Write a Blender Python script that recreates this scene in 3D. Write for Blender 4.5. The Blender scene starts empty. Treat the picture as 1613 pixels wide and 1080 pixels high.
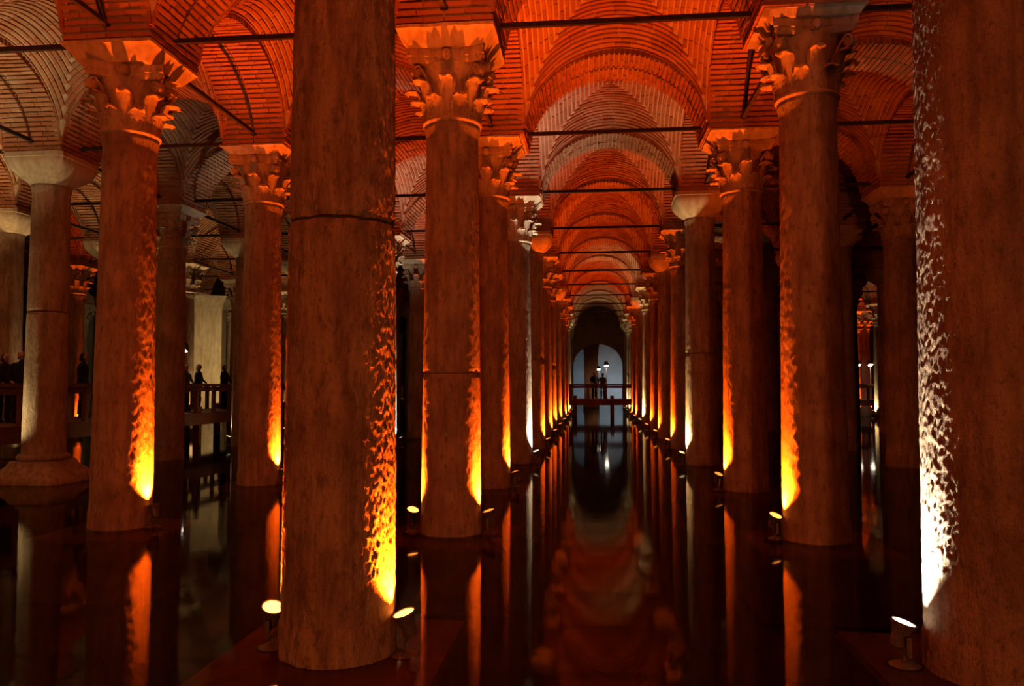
import bpy, math, random
from mathutils import Vector, Matrix, noise as mnoise

# ------------------------------------------------------------------ camera, world, exposure
sc = bpy.context.scene
C = sc.collection
PI = math.pi
S = 4.8                     # bay of the column grid, metres (water surface is z = 0)
CAM = Vector((1.947, -5.932, 2.017)); YAW, PITCH, FPX = -0.1026, 0.0530, 1232.5
cam_d = bpy.data.cameras.new('camera'); cam = bpy.data.objects.new('camera', cam_d); C.objects.link(cam)
cam.location = CAM
cam.rotation_euler = (PI/2 + PITCH, 0.0005, -YAW)
cam_d.sensor_fit = 'HORIZONTAL'; cam_d.sensor_width = 36.0; cam_d.lens = 36.0*FPX/1613.0
cam_d.clip_start = 0.05; cam_d.clip_end = 400
sc.camera = cam
w = bpy.data.worlds.new('world'); sc.world = w; w.use_nodes = True
w.node_tree.nodes['Background'].inputs[0].default_value = (0.9, 0.25, 0.1, 1)
w.node_tree.nodes['Background'].inputs[1].default_value = 0.0008
vs = sc.view_settings
vs.view_transform = 'Standard'; vs.look = 'None'; vs.gamma = 1.0; vs.use_curve_mapping = False
vs.exposure = 0.0
sc.cycles.max_bounces = 8; sc.cycles.diffuse_bounces = 4; sc.cycles.glossy_bounces = 3
sc.cycles.transparent_max_bounces = 8; sc.cycles.caustics_reflective = False; sc.cycles.caustics_refractive = False
sc.cycles.sample_clamp_indirect = 4.0

AMBER = (1.0, 0.108, 0.004); WARM = (1.0, 0.66, 0.27); WHITE = (1.0, 0.84, 0.60); BLUE = (0.62, 0.85, 1.0)
P_LAMP = 3500.0              # watts of one column floodlight

def add_spot(name, loc, aim, color, power, angle=80, blend=0.6, radius=0.045, parent=None):
    l = bpy.data.lights.new(name, 'SPOT'); l.color = color; l.energy = power
    l.spot_size = math.radians(angle); l.spot_blend = blend; l.shadow_soft_size = radius
    o = bpy.data.objects.new(name, l); C.objects.link(o)
    o.location = loc; o.rotation_euler = Vector(aim).to_track_quat('-Z', 'Y').to_euler()
    if parent: o.parent = parent
    return o
# unseen fill spots added behind the camera to brighten the nearest column fronts
FILL = (1.0, 0.215, 0.05)
add_spot('unseen_light_behind', (2.6, -13.0, 1.6), (0.0, 1.0, 0.13), FILL, 2000, 90, 1.0, 0.25)
add_spot('unseen_light_behind', (-8.0, -9.0, 1.8), (-0.1, 1.0, 0.12), FILL, 450, 90, 1.0, 0.25)
add_spot('unseen_light_behind', (9.5, -10.0, 1.8), (0.05, 1.0, 0.12), FILL, 250, 90, 1.0, 0.25)
for x, col in ((-0.55, AMBER), (0.55, AMBER), (4.25, AMBER), (-4.25, AMBER)):
    add_spot('unseen_light_behind', (x, -4.8, 0.3), (0, 0, 1), col, P_LAMP, 80)  # unseen column-foot lights of the row beside the camera, without fixtures

# ------------------------------------------------------------------ helpers
class MB:
    def __init__(s): s.v = []; s.f = []
    def box(s, c, h, M=None):
        b = len(s.v)
        for z in (-1, 1):
            for x, y in ((-1, -1), (1, -1), (1, 1), (-1, 1)):
                p = Vector((c[0]+x*h[0], c[1]+y*h[1], c[2]+z*h[2]))
                s.v.append(tuple(M @ p) if M else tuple(p))
        s.f += [tuple(b+i for i in q) for q in ((3,2,1,0),(4,5,6,7),(0,1,5,4),(1,2,6,5),(2,3,7,6),(3,0,4,7))]
    def loft(s, rings, closed=True, cap0=True, cap1=True):
        b = len(s.v); n = len(rings[0])
        for r in rings: s.v += [tuple(p) for p in r]
        for k in range(len(rings)-1):
            for i in range(n if closed else n-1):
                j = (i+1) % n
                s.f.append((b+k*n+i, b+k*n+j, b+(k+1)*n+j, b+(k+1)*n+i))
        if cap0: s.f.append(tuple(b+i for i in reversed(range(n))))
        if cap1: s.f.append(tuple(b+(len(rings)-1)*n+i for i in range(n)))
    def lathe(s, prof, n=24, cap0=True, cap1=True, M=None):
        rings = []
        for r, z in prof:
            rg = [Vector((r*math.cos(2*PI*i/n), r*math.sin(2*PI*i/n), z)) for i in range(n)]
            if M: rg = [M @ p for p in rg]
            rings.append(rg)
        s.loft(rings, True, cap0, cap1)
    def tube(s, pts, r, n=8):
        pts = [Vector(p) for p in pts]; rings = []
        for i, p in enumerate(pts):
            d = (pts[min(i+1, len(pts)-1)] - pts[max(i-1, 0)]).normalized()
            q = d.to_track_quat('Z', 'Y'); rr = r[i] if isinstance(r, (list, tuple)) else r
            rings.append([p + q @ Vector((rr*math.cos(2*PI*k/n), rr*math.sin(2*PI*k/n), 0)) for k in range(n)])
        s.loft(rings)
    def mesh(s, name, mat, smooth=False):
        me = bpy.data.meshes.new(name); me.from_pydata(s.v, [], s.f); me.update()
        if smooth: me.polygons.foreach_set('use_smooth', [True]*len(me.polygons))
        if mat: me.materials.append(mat)
        return me
def link(name, data, parent=None, loc=(0,0,0), rot=None, scale=None):
    o = bpy.data.objects.new(name, data); C.objects.link(o); o.location = loc
    if rot: o.rotation_euler = rot
    if scale: o.scale = scale
    if parent: o.parent = parent
    return o
def tag(o, label=None, cat=None, group=None, kind=None):
    if label: o['label'] = label
    if cat: o['category'] = cat
    if group: o['group'] = group
    if kind: o['kind'] = kind
    return o
def smooth_by_angle(me, deg=35):
    me.polygons.foreach_set('use_smooth', [True]*len(me.polygons))
    try: me.set_sharp_from_angle(angle=math.radians(deg))
    except Exception: pass
ORD = ['first','second','third','fourth','fifth','sixth','seventh','eighth','ninth','tenth','eleventh','twelfth','thirteenth','fourteenth','fifteenth']

def project(p):
    v = Vector(p) - CAM
    cy, sy, cp, sp = math.cos(YAW), math.sin(YAW), math.cos(PITCH), math.sin(PITCH)
    fw = Vector((sy*cp, cy*cp, sp)); rt = Vector((cy, -sy, 0)); up = rt.cross(fw)
    z = v.dot(fw)
    return (806.5 + FPX*v.dot(rt)/z, 540 - FPX*v.dot(up)/z, z) if abs(z) > 1e-3 else (0, 0, 0)

# ------------------------------------------------------------------ materials
class NT:
    def __init__(s, name):
        s.m = bpy.data.materials.new(name); s.m.use_nodes = True; s.t = s.m.node_tree; s.t.nodes.clear()
        s.out = s.n('ShaderNodeOutputMaterial')
    def n(s, typ, **kw):
        nd = s.t.nodes.new(typ)
        for k, v in kw.items(): setattr(nd, k, v)
        return nd
    def l(s, a, b): s.t.links.new(a, b)
    def noise(s, vec, scale, detail=4, rough=0.6):
        n = s.n('ShaderNodeTexNoise'); n.inputs['Scale'].default_value = scale; n.inputs['Detail'].default_value = detail
        n.inputs['Roughness'].default_value = rough; s.l(vec, n.inputs['Vector']); return n.outputs['Fac']
    def ramp(s, fac, stops):
        r = s.n('ShaderNodeValToRGB'); s.l(fac, r.inputs[0]); e = r.color_ramp.elements
        while len(e) < len(stops): e.new(0.5)
        for el, (p, c) in zip(e, stops): el.position = p; el.color = (*c, 1) if len(c) == 3 else c
        return r.outputs[0]
    def mix(s, fac, a, b, mode='MIX'):
        m = s.n('ShaderNodeMix', data_type='RGBA', blend_type=mode)
        for i, v in ((0, fac), (6, a), (7, b)):
            if isinstance(v, (int, float)): m.inputs[i].default_value = v
            elif isinstance(v, tuple): m.inputs[i].default_value = (*v, 1)
            else: s.l(v, m.inputs[i])
        return m.outputs[2]
    def math(s, op, a, b):
        m = s.n('ShaderNodeMath', operation=op)
        for i, v in ((0, a), (1, b)):
            if isinstance(v, (int, float)): m.inputs[i].default_value = v
            else: s.l(v, m.inputs[i])
        return m.outputs[0]
    def finish(s, color, rough=0.85, height=None, bump=0.5, dist=0.02, spec=0.3, metallic=0.0):
        p = s.n('ShaderNodeBsdfPrincipled')
        if isinstance(color, tuple): p.inputs['Base Color'].default_value = (*color, 1)
        else: s.l(color, p.inputs['Base Color'])
        if isinstance(rough, (int, float)): p.inputs['Roughness'].default_value = rough
        else: s.l(rough, p.inputs['Roughness'])
        p.inputs['Specular IOR Level'].default_value = spec; p.inputs['Metallic'].default_value = metallic
        if height is not None:
            b = s.n('ShaderNodeBump'); b.inputs['Strength'].default_value = bump; b.inputs['Distance'].default_value = dist
            s.l(height, b.inputs['Height']); s.l(b.outputs[0], p.inputs['Normal'])
        s.l(p.outputs[0], s.out.inputs[0]); return s.m

def stone(name, base, dark, stain, bump=1.0, dist=0.035, moss=None, spots=0.535):
    t = NT(name)
    co = t.n('ShaderNodeTexCoord').outputs['Object']
    oi = t.n('ShaderNodeObjectInfo')
    off = t.n('ShaderNodeVectorMath', operation='ADD'); t.l(co, off.inputs[0])
    mulr = t.n('ShaderNodeVectorMath', operation='SCALE'); mulr.inputs[0].default_value = (37, 91, 13)
    t.l(oi.outputs['Random'], mulr.inputs['Scale']); t.l(mulr.outputs[0], off.inputs[1])
    v = off.outputs[0]
    mp = t.n('ShaderNodeMapping'); mp.inputs['Scale'].default_value = (1, 1, 0.16); t.l(v, mp.inputs[0])
    streak = t.noise(mp.outputs[0], 9, 5, 0.65)
    big = t.noise(v, 1.3, 5, 0.6); mp2 = t.n('ShaderNodeMapping'); mp2.inputs['Scale'].default_value = (1, 1, 0.45); t.l(v, mp2.inputs[0]); med = t.noise(mp2.outputs[0], 16, 6, 0.7); fine = t.noise(mp2.outputs[0], 60, 4, 0.7)
    col = t.ramp(big, [(0.32, dark), (0.5, base), (0.72, tuple(min(1, c*1.15) for c in base))])
    col = t.mix(t.ramp(streak, [(0.42, (0, 0, 0)), (0.66, (0.75, 0.75, 0.75))]), col, stain)
    col = t.mix(t.ramp(med, [(spots, (0, 0, 0)), (spots+0.13, (0.7, 0.7, 0.7))]), col, tuple(c*0.45 for c in dark))
    if moss:
        mn = t.noise(v, 26, 6, 0.75)
        col = t.mix(t.ramp(mn, [(0.54, (0, 0, 0)), (0.66, (0.6, 0.6, 0.6))]), col, moss)
    h = t.math('ADD', t.math('MULTIPLY', med, 0.8), t.math('MULTIPLY', fine, 0.45))
    h = t.math('ADD', h, t.math('MULTIPLY', streak, 0.35))
    return t.finish(col, 0.88, h, bump, dist, 0.2)
def brick_mat(name, a, b, c):
    t = NT(name)
    g = t.n('ShaderNodeNewGeometry'); co = t.n('ShaderNodeTexCoord').outputs['Object']
    oi = t.n('ShaderNodeObjectInfo')
    rnd = t.math('FRACT', t.math('ADD', g.outputs['Random Per Island'], oi.outputs['Random']), 0.0)
    col = t.ramp(rnd, [(0.0, a), (0.5, b), (1.0, c)])
    n1 = t.noise(co, 2.2, 5); n2 = t.noise(co, 60, 3)
    col = t.mix(t.ramp(n1, [(0.42, (0, 0, 0)), (0.7, (0.4, 0.4, 0.4))]), col, (0.42, 0.30, 0.20))
    return t.finish(col, 0.9, n2, 0.5, 0.006, 0.2)

M_col = stone('column_stone', (0.46, 0.35, 0.26), (0.30, 0.21, 0.14), (0.22, 0.14, 0.09))
M_col_near = stone('column_stone_pitted', (0.42, 0.31, 0.21), (0.29, 0.19, 0.12), (0.15, 0.09, 0.055), 1.0, 0.06, None, 0.51)
M_col_moss = stone('column_stone_mossy', (0.36, 0.26, 0.19), (0.21, 0.14, 0.10), (0.16, 0.10, 0.06), 1.0, 0.07, (0.10, 0.085, 0.03), 0.56)
M_cap = stone('capital_marble', (0.52, 0.41, 0.31), (0.34, 0.25, 0.18), (0.3, 0.2, 0.14), 0.7, 0.012)
M_imp = stone('impost_marble', (0.54, 0.43, 0.32), (0.40, 0.30, 0.22), (0.34, 0.24, 0.16), 0.5, 0.012, None, 0.62)
M_plaster = stone('pillar_plaster', (0.62, 0.55, 0.42), (0.48, 0.40, 0.28), (0.40, 0.30, 0.20), 0.3, 0.01, None, 0.66)
M_brown = stone('pillar_brown_plaster', (0.40, 0.24, 0.16), (0.30, 0.17, 0.11), (0.25, 0.14, 0.09), 0.3, 0.01, None, 0.66)
M_brick = brick_mat('brick_clay', (0.24, 0.085, 0.04), (0.32, 0.115, 0.055), (0.38, 0.15, 0.08))
t_ = NT('lime_mortar'); co_ = t_.n('ShaderNodeTexCoord').outputs['Object']
M_mortar = t_.finish(t_.ramp(t_.noise(co_, 5, 5), [(0.3, (0.36, 0.26, 0.19)), (0.7, (0.50, 0.39, 0.30))]), 0.95, t_.noise(co_, 50, 3), 0.4, 0.006, 0.1)
t_ = NT('wall_stone'); co_ = t_.n('ShaderNodeTexCoord').outputs['Object']
M_wall = t_.finish(t_.ramp(t_.noise(co_, 1.5, 6), [(0.3, (0.30, 0.24, 0.19)), (0.7, (0.48, 0.42, 0.36))]), 0.95, t_.noise(co_, 14, 4), 0.5, 0.02, 0.1)
t_ = NT('wall_limewash'); co_ = t_.n('ShaderNodeTexCoord').outputs['Object']
M_limewash = t_.finish(t_.ramp(t_.noise(co_, 1.1, 6), [(0.3, (0.55, 0.57, 0.58)), (0.7, (0.72, 0.74, 0.75))]), 0.95, t_.noise(co_, 9, 4), 0.4, 0.02, 0.1)
t_ = NT('wrought_iron'); co_ = t_.n('ShaderNodeTexCoord').outputs['Object']
M_iron = t_.finish(t_.ramp(t_.noise(co_, 12, 4), [(0.3, (0.015, 0.011, 0.01)), (0.7, (0.045, 0.028, 0.02))]), 0.75, t_.noise(co_, 40, 3), 0.4, 0.004)
t_ = NT('lamp_metal'); co_ = t_.n('ShaderNodeTexCoord').outputs['Object']
M_lampmetal = t_.finish(t_.ramp(t_.noise(co_, 20, 3), [(0.3, (0.05, 0.045, 0.042)), (0.7, (0.12, 0.10, 0.09))]), 0.4, t_.noise(co_, 90, 2), 0.15, 0.002, 0.5)
t_ = NT('cable_rubber'); M_cable = t_.finish((0.16, 0.06, 0.04), 0.6)
t_ = NT('submerged_stone'); co_ = t_.n('ShaderNodeTexCoord').outputs['Object']
M_plinth = t_.finish(t_.ramp(t_.noise(co_, 4, 6), [(0.3, (0.22, 0.13, 0.09)), (0.7, (0.40, 0.26, 0.18))]), 0.5, t_.noise(co_, 15, 4), 0.5, 0.02)
t_ = NT('cistern_bed'); co_ = t_.n('ShaderNodeTexCoord').outputs['Object']
M_bed = t_.finish(t_.ramp(t_.noise(co_, 1.2, 6), [(0.3, (0.035, 0.02, 0.014)), (0.7, (0.07, 0.045, 0.03))]), 0.9, t_.noise(co_, 8, 4), 0.5, 0.03)
t_ = NT('walkway_timber'); co_ = t_.n('ShaderNodeTexCoord').outputs['Object']
mp_ = t_.n('ShaderNodeMapping'); mp_.inputs['Scale'].default_value = (6, 0.7, 6); t_.l(co_, mp_.inputs[0]); g_ = t_.noise(mp_.outputs[0], 5, 5)
M_wood = t_.finish(t_.ramp(g_, [(0.3, (0.10, 0.036, 0.02)), (0.7, (0.21, 0.085, 0.045))]), 0.6, g_, 0.3, 0.004)

def water_mat():
    t = NT('dark_water')
    co = t.n('ShaderNodeTexCoord').outputs['Object']
    b = t.n('ShaderNodeBump'); b.inputs['Strength'].default_value = 0.05; b.inputs['Distance'].default_value = 0.02
    t.l(t.noise(co, 2.2, 3, 0.5), b.inputs['Height'])
    g = t.n('ShaderNodeBsdfGlossy'); g.inputs['Roughness'].default_value = 0.05; g.inputs['Color'].default_value = (0.72, 0.72, 0.72, 1); t.l(b.outputs[0], g.inputs['Normal'])
    tr = t.n('ShaderNodeBsdfTransparent'); tr.inputs['Color'].default_value = (0.50, 0.42, 0.34, 1)
    fr = t.n('ShaderNodeFresnel'); fr.inputs['IOR'].default_value = 1.33; t.l(b.outputs[0], fr.inputs['Normal'])
    m = t.n('ShaderNodeMixShader'); t.l(fr.outputs[0], m.inputs[0]); t.l(tr.outputs[0], m.inputs[1]); t.l(g.outputs[0], m.inputs[2])
    t.l(m.outputs[0], t.out.inputs[0]); return t.m
M_water = water_mat()
_em = {}
def emit_mat(color, strength):
    k = (color, strength)
    if k not in _em:
        t = NT('lit_glass'); e = t.n('ShaderNodeEmission'); e.inputs[0].default_value = (*color, 1); e.inputs[1].default_value = strength
        t.l(e.outputs[0], t.out.inputs[0]); _em[k] = t.m
    return _em[k]

# ------------------------------------------------------------------ setting: bed, water, walls
X0, X1, Y0, Y1 = -34.0, 34.0, -14.0, 66.0
def slab(name, lo, hi, mat, label):
    m = MB(); c = [(a+b)/2 for a, b in zip(lo, hi)]; h = [(b-a)/2 for a, b in zip(lo, hi)]
    m.box((0,0,0), h); return tag(link(name, m.mesh(name, mat), None, c), label, 'water' if name == 'water' else None, None, 'structure')
slab('floor', (X0, Y0, -1.1), (X1, Y1, -0.9), M_bed, 'dark stone bed of the cistern under the water')
m = MB(); m.v = [(X0,Y0,0),(X1,Y0,0),(X1,Y1,0),(X0,Y1,0)]; m.f = [(0,1,2,3)]
tag(link('water', m.mesh('water', M_water)), 'still black water mirroring the lit columns', 'water', None, 'structure')
slab('wall_left', (X0-0.5, Y0, -1), (X0, Y1, 9.6), M_wall, 'dim masonry wall beyond the left aisles')
slab('wall_right', (X1, Y0, -1), (X1+0.5, Y1, 9.6), M_wall, 'dim masonry wall beyond the right aisles')
slab('wall_back', (-6, Y1, -1), (11, Y1+0.5, 9.6), M_limewash, 'pale limewashed wall beyond the arch at the far end')
def arched_wall(y0, y1, cx, half, spring, rise):
    prof = [(X0, -1), (cx-half, -1), (cx-half, spring)] + [(cx-half*math.cos(PI*k/24), spring+rise*math.sin(PI*k/24)) for k in range(1, 24)] + [(cx+half, spring), (cx+half, -1), (X1, -1), (X1, 9.6), (X0, 9.6)]
    m = MB(); n = len(prof); m.v = [(x, y0, z) for x, z in prof] + [(x, y1, z) for x, z in prof]
    m.f = [tuple(range(n)), tuple(reversed(range(n, 2*n)))] + [(k, k+n, (k+1) % n+n, (k+1) % n) for k in range(n)]
    return tag(link('wall_far', m.mesh('wall_far', M_wall)), 'dark end wall pierced by a low arch', None, None, 'structure')
arched_wall(61.2, 62.0, 2.4, 2.1, 3.6, 1.9)

# ------------------------------------------------------------------ arches and vaults
SPRING = 6.85; AW = 0.65; AA = S/2 - AW; AB = 1.52; RING = 0.13; DOME = 0.5
rng = random.Random(7)
def arch_curve(n=400):
    pts = [(AA*math.cos(PI*i/n), AB*math.sin(PI*i/n)) for i in range(n+1)]
    L = [0]
    for i in range(n): L.append(L[-1] + math.dist(pts[i], pts[i+1]))
    return pts, L
_ap, _al = arch_curve()
NCOURSE = int(round(_al[-1]/0.098)); PITCHB = _al[-1]/NCOURSE
def arch_at(s):
    s = max(0, min(_al[-1], s)); lo = 0; hi = len(_al)-1
    while hi-lo > 1:
        md = (lo+hi)//2
        if _al[md] <= s: lo = md
        else: hi = md
    f = (s-_al[lo])/(_al[hi]-_al[lo]); x = _ap[lo][0]*(1-f)+_ap[hi][0]*f; z = _ap[lo][1]*(1-f)+_ap[hi][1]*f
    nx, nz = x/AA**2, z/AB**2; k = math.hypot(nx, nz); return x, z, nx/k, nz/k
def arch_brick_slots():
    out = []
    for k in range(NCOURSE):
        x, z, nx, nz = arch_at((k+0.5)*PITCHB)
        cuts = [(-0.65, -0.29), (-0.28, -0.008), (0.008, 0.37), (0.38, 0.65)] if k % 2 else [(-0.65, -0.38), (-0.37, -0.008), (0.008, 0.28), (0.29, 0.65)]
        for y0, y1 in cuts: out.append((k, x, z, nx, nz, y0, y1))
    return out
SLOTS = arch_brick_slots()
BH = (0.030, 0.10)          # brick half thickness, half depth
def slot_matrix(s, r):
    k, x, z, nx, nz, y0, y1 = s
    jut = r.uniform(-0.006, 0.010)
    c = Vector((x + nx*(BH[1]-0.012-jut), (y0+y1)/2, z + nz*(BH[1]-0.012-jut)))
    ex = Vector((nx, 0, nz)); ey = Vector((0, 1, 0)); ez = ex.cross(ey)
    M = Matrix((ex, ey, ez)).transposed().to_4x4(); M = M @ Matrix.Rotation(r.uniform(-0.02, 0.02), 4, 'X')
    M.translation = c; return M, (y1-y0)/2
def bricks_mesh(slots, seed):
    r = random.Random(seed); m = MB()
    for s in slots:
        M, hl = slot_matrix(s, r); m.box((0,0,0), (BH[1], hl, BH[0]), M)
    return m.mesh('brick', M_brick)
def arch_core():
    m = MB(); rings = []; n = 40
    for i in range(n+1):
        x, z, nx, nz = arch_at(_al[-1]*i/n)
        rings.append([(x+nx*0.028, -AW+0.025, z+nz*0.028), (x+nx*0.028, AW-0.025, z+nz*0.028),
                      (x+nx*0.30, AW-0.025, z+nz*0.30), (x+nx*0.30, -AW+0.025, z+nz*0.30)])
    m.loft(rings); return m.mesh('brick_arch', M_mortar)
ME_core = arch_core()
ME_brk = [bricks_mesh(SLOTS, 11), bricks_mesh(SLOTS, 12)]
HIGH = [s for s in SLOTS if 10 <= s[0] < NCOURSE-12]
ME_high = bricks_mesh(HIGH, 13)
_unit = {}
def unit_brick(hl):
    k = round(hl, 3)
    if k not in _unit:
        m = MB(); m.box((0,0,0), (BH[1], k, BH[0])); _unit[k] = m.mesh('brick', M_brick)
    return _unit[k]
def make_arch(cx, cy, rot, label, mode, seed):
    a = tag(link('brick_arch', ME_core, None, (cx, cy, SPRING), (0, 0, rot)), label, 'arch', None, 'structure')
    if mode == 'far':
        tag(link('brick', ME_brk[seed % 2], a), kind='stuff'); return a
    r = random.Random(seed)
    sl = SLOTS
    if mode == 'foot':      # only the springing at its far foot comes into the picture
        tag(link('brick', ME_high, a), kind='stuff')
        sl = [s for s in SLOTS if not (10 <= s[0] < NCOURSE-12)]
    for s in sl:
        M, hl = slot_matrix(s, r); b = link('brick', unit_brick(hl), a); b.matrix_local = M
    return a

def web_z(t, q):           # t along the course (near 0 at its crown), q = distance of the course from the bay centre
    c = AA
    return (AB+RING)*math.sqrt(max(0.0, 1-(t/c)**2)) + DOME*(1-(q/c)**2)
def vault_mesh(seed):
    r = random.Random(seed); c = AA; m = MB(); mb = MB()
    N = 28
    for side in range(4):
        R = Matrix.Rotation(side*PI/2, 4, 'Z')
        rows = []
        for i in range(N+1):
            q = c + 0.12 - (c+0.12)*i/N
            rows.append([R @ Vector((t, q, web_z(min(abs(t), c), min(q, c)))) for t in [q*(2*k/24-1) for k in range(25)]])
        base = len(m.v)
        for rw in rows: m.v += [tuple(p) for p in rw]
        for i in range(N):
            for k in range(24): m.f.append((base+i*25+k, base+i*25+k+1, base+(i+1)*25+k+1, base+(i+1)*25+k))
        q = c + 0.05; odd = 0
        while q > 0.04:
            th = 0.066; slope = math.hypot(1, 2*DOME*q/c**2); dq = 0.108/slope
            qm = q - dq/2; lim = max(0.02, qm - 0.01); lim = min(lim, c*0.998)
            # arc length table over the course
            n = 60; ts = [lim*math.sin(PI/2*(2*i/n-1)) for i in range(n+1)]; zs = [web_z(t, min(qm, c)) for t in ts]
            L = [0]
            for i in range(n): L.append(L[-1] + math.dist((ts[i], zs[i]), (ts[i+1], zs[i+1])))
            def at(s):
                for i in range(n):
                    if L[i+1] >= s:
                        f = (s-L[i])/max(1e-6, L[i+1]-L[i]); return ts[i]*(1-f)+ts[i+1]*f
                return ts[-1]
            s = 0.0; bl = 0.17 if odd else 0.33
            h = th/slope/2
            while s < L[-1]-0.02:
                e = min(L[-1], s+bl); 
                t0, t1 = at(s+0.006), at(e-0.006); jut = r.uniform(0.022, 0.040)
                seg = [t0, (t0+t1)/2, t1]; q0 = qm-h+r.uniform(-.003,.003); q1 = qm+h+r.uniform(-.003,.003)
                ring = []
                for t in seg:
                    z0, z1 = web_z(t, min(q0, c)), web_z(t, min(q1, c)); 
                    nx = t/c**2; nz = max(1e-3, web_z(t, c))/(AB+RING)**2; k = math.hypot(nx, nz); nx /= k; nz /= k
                    ring.append([R @ Vector((t-nx*jut, q0, z0-nz*jut)), R @ Vector((t-nx*jut, q1, z1-nz*jut)),
                                 R @ Vector((t+nx*0.01, q1, z1+nz*0.01)), R @ Vector((t+nx*0.01, q0, z0+nz*0.01))])
                mb.loft(ring)
                s = e; bl = 0.33 + r.uniform(-.03, .03)
            q -= dq; odd ^= 1
    return m.mesh('ceiling', M_mortar), mb.mesh('brick', M_brick)
VAULTS = [vault_mesh(1), vault_mesh(2)]
m = MB(); m.box((0,0,0.95), (AW-0.02, AW-0.02, 0.95)); ME_pier = m.mesh('ceiling_pier', M_mortar)
m = MB(); m.box((0,0,0), (S*6.5, S*7.5, 0.1)); 

AISLE = {0:'the central aisle', 1:'the aisle just right of the central one', 2:'the second aisle to the right', 3:'the third aisle to the right', 4:'the fourth aisle to the right',
         -1:'the aisle just left of the central one', -2:'the second aisle to the left', -3:'the third aisle to the left', -4:'the fourth aisle to the left', -5:'the fifth aisle to the left', -6:'the sixth aisle to the left'}
LINE = {0:'row along the left of the central aisle', 1:'row along the right of the central aisle', 2:'second row to the right', 3:'third row to the right', 4:'fourth row to the right', 5:'fifth row to the right',
        -1:'second row to the left', -2:'third row to the left', -3:'fourth row to the left', -4:'fifth row to the left', -5:'sixth row to the left', -6:'seventh row to the left'}
def in_view(x, y, z, mx=330):
    px, py, d = project((x, y, z)); return d > 0.8 and -mx < px < 1613+mx
LAST = 12
NEAR_T = {(0,2),(0,3),(-1,2),(-2,2),(-3,2),(1,2)}
NEAR_L = {(0,1),(1,1),(-1,1)}
FOOT_L = {(0,0),(-1,0)}
for i in range(-6, 6):
    for j in range(-1, LAST+1):
        # transverse arch from line i to i+1 on row j
        cx, cy = (i+0.5)*S, j*S
        near = j <= 1 and -2 <= i <= 1
        if i < 5 and (in_view(cx, cy, 7, 500) or near):
            make_arch(cx, cy, 0, 'brick arch across %s, on the %s cross row of columns' % (AISLE.get(i, 'a far aisle'), ORD[j] if j >= 0 else 'hindmost'),
                      'near' if (i, j) in NEAR_T else 'far', 100+i*31+j)
        # longitudinal arch on line i from row j to j+1
        cx, cy = i*S, (j+0.5)*S
        if j < LAST and (in_view(cx, cy, 7, 500) or near):
            make_arch(cx, cy, PI/2, 'lengthwise brick arch on the %s, %s' % (LINE[i], ('behind its %s column' % ORD[j]) if j >= 0 else 'overhead'),
                      'near' if (i, j) in NEAR_L else 'foot' if (i, j) in FOOT_L else 'far', 500+i*31+j)
        cx, cy = (i+0.5)*S, (j+0.5)*S
        if i < 5 and j < LAST and (in_view(cx, cy, 8, 600) or near):
            vm, bm_ = VAULTS[(i*3+j) % 2]
            v = tag(link('ceiling', vm, None, (cx, cy, SPRING), (0, 0, PI/2*((i+j) % 4))), 'brick groin vault over %s, bay %s from the front' % (AISLE.get(i, 'a far aisle'), ORD[max(j, 0)]) if j >= 0 else 'brick groin vault overhead', None, None, 'structure')
            tag(link('brick', bm_, v), kind='stuff')

# ------------------------------------------------------------------ column pieces
def shaft_mesh(z0, z1, r0, r1, zb, zt, seg, nz, seed, amp, flare=True, crown=True, chip=0.0):
    """Part of a tapering shaft between z0 and z1; the whole shaft runs zb..zt with radii r0..r1."""
    rings = []; off = Vector((seed*3.7, seed*1.3, 0))
    for k in range(nz+1):
        z = z0 + (z1-z0)*k/nz; f = max(0.0, (z-zb)/(zt-zb))
        r = r0 + (r1-r0)*(f**1.2)
        if flare and z < 0.27: r += 0.014 if z < 0.23 else 0.014*max(0, (0.27-z)/0.04)
        if crown and z > zt-0.14: r += 0.03 if z > zt-0.09 else 0.012
        e = min(z-z0, z1-z)
        if e < 0.03: r -= 0.012*(1-e/0.03)
        rg = []
        for i in range(seg):
            a = 2*PI*i/seg; p = Vector((r*math.cos(a), r*math.sin(a), z))
            pv = Vector((p.x, p.y, p.z*0.5)); d = amp*(0.15*mnoise.noise(pv*6+off) + 0.4*mnoise.noise(pv*15+off) + 0.8*mnoise.noise(pv*34+off) + (0.8*mnoise.noise(pv*60+off) if seg > 150 else 0)) + 0.4*amp*mnoise.noise(p*1.1+off)
            if chip and e < 0.12:
                n = mnoise.noise(p*6+off*2); d -= chip*max(0, n-0.15)*(1-e/0.12)
            rr = r + d; rg.append((rr*math.cos(a), rr*math.sin(a), z))
        rings.append(rg)
    m = MB(); m.loft(rings); me = m.mesh('shaft', None); smooth_by_angle(me, 40); return me
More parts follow.
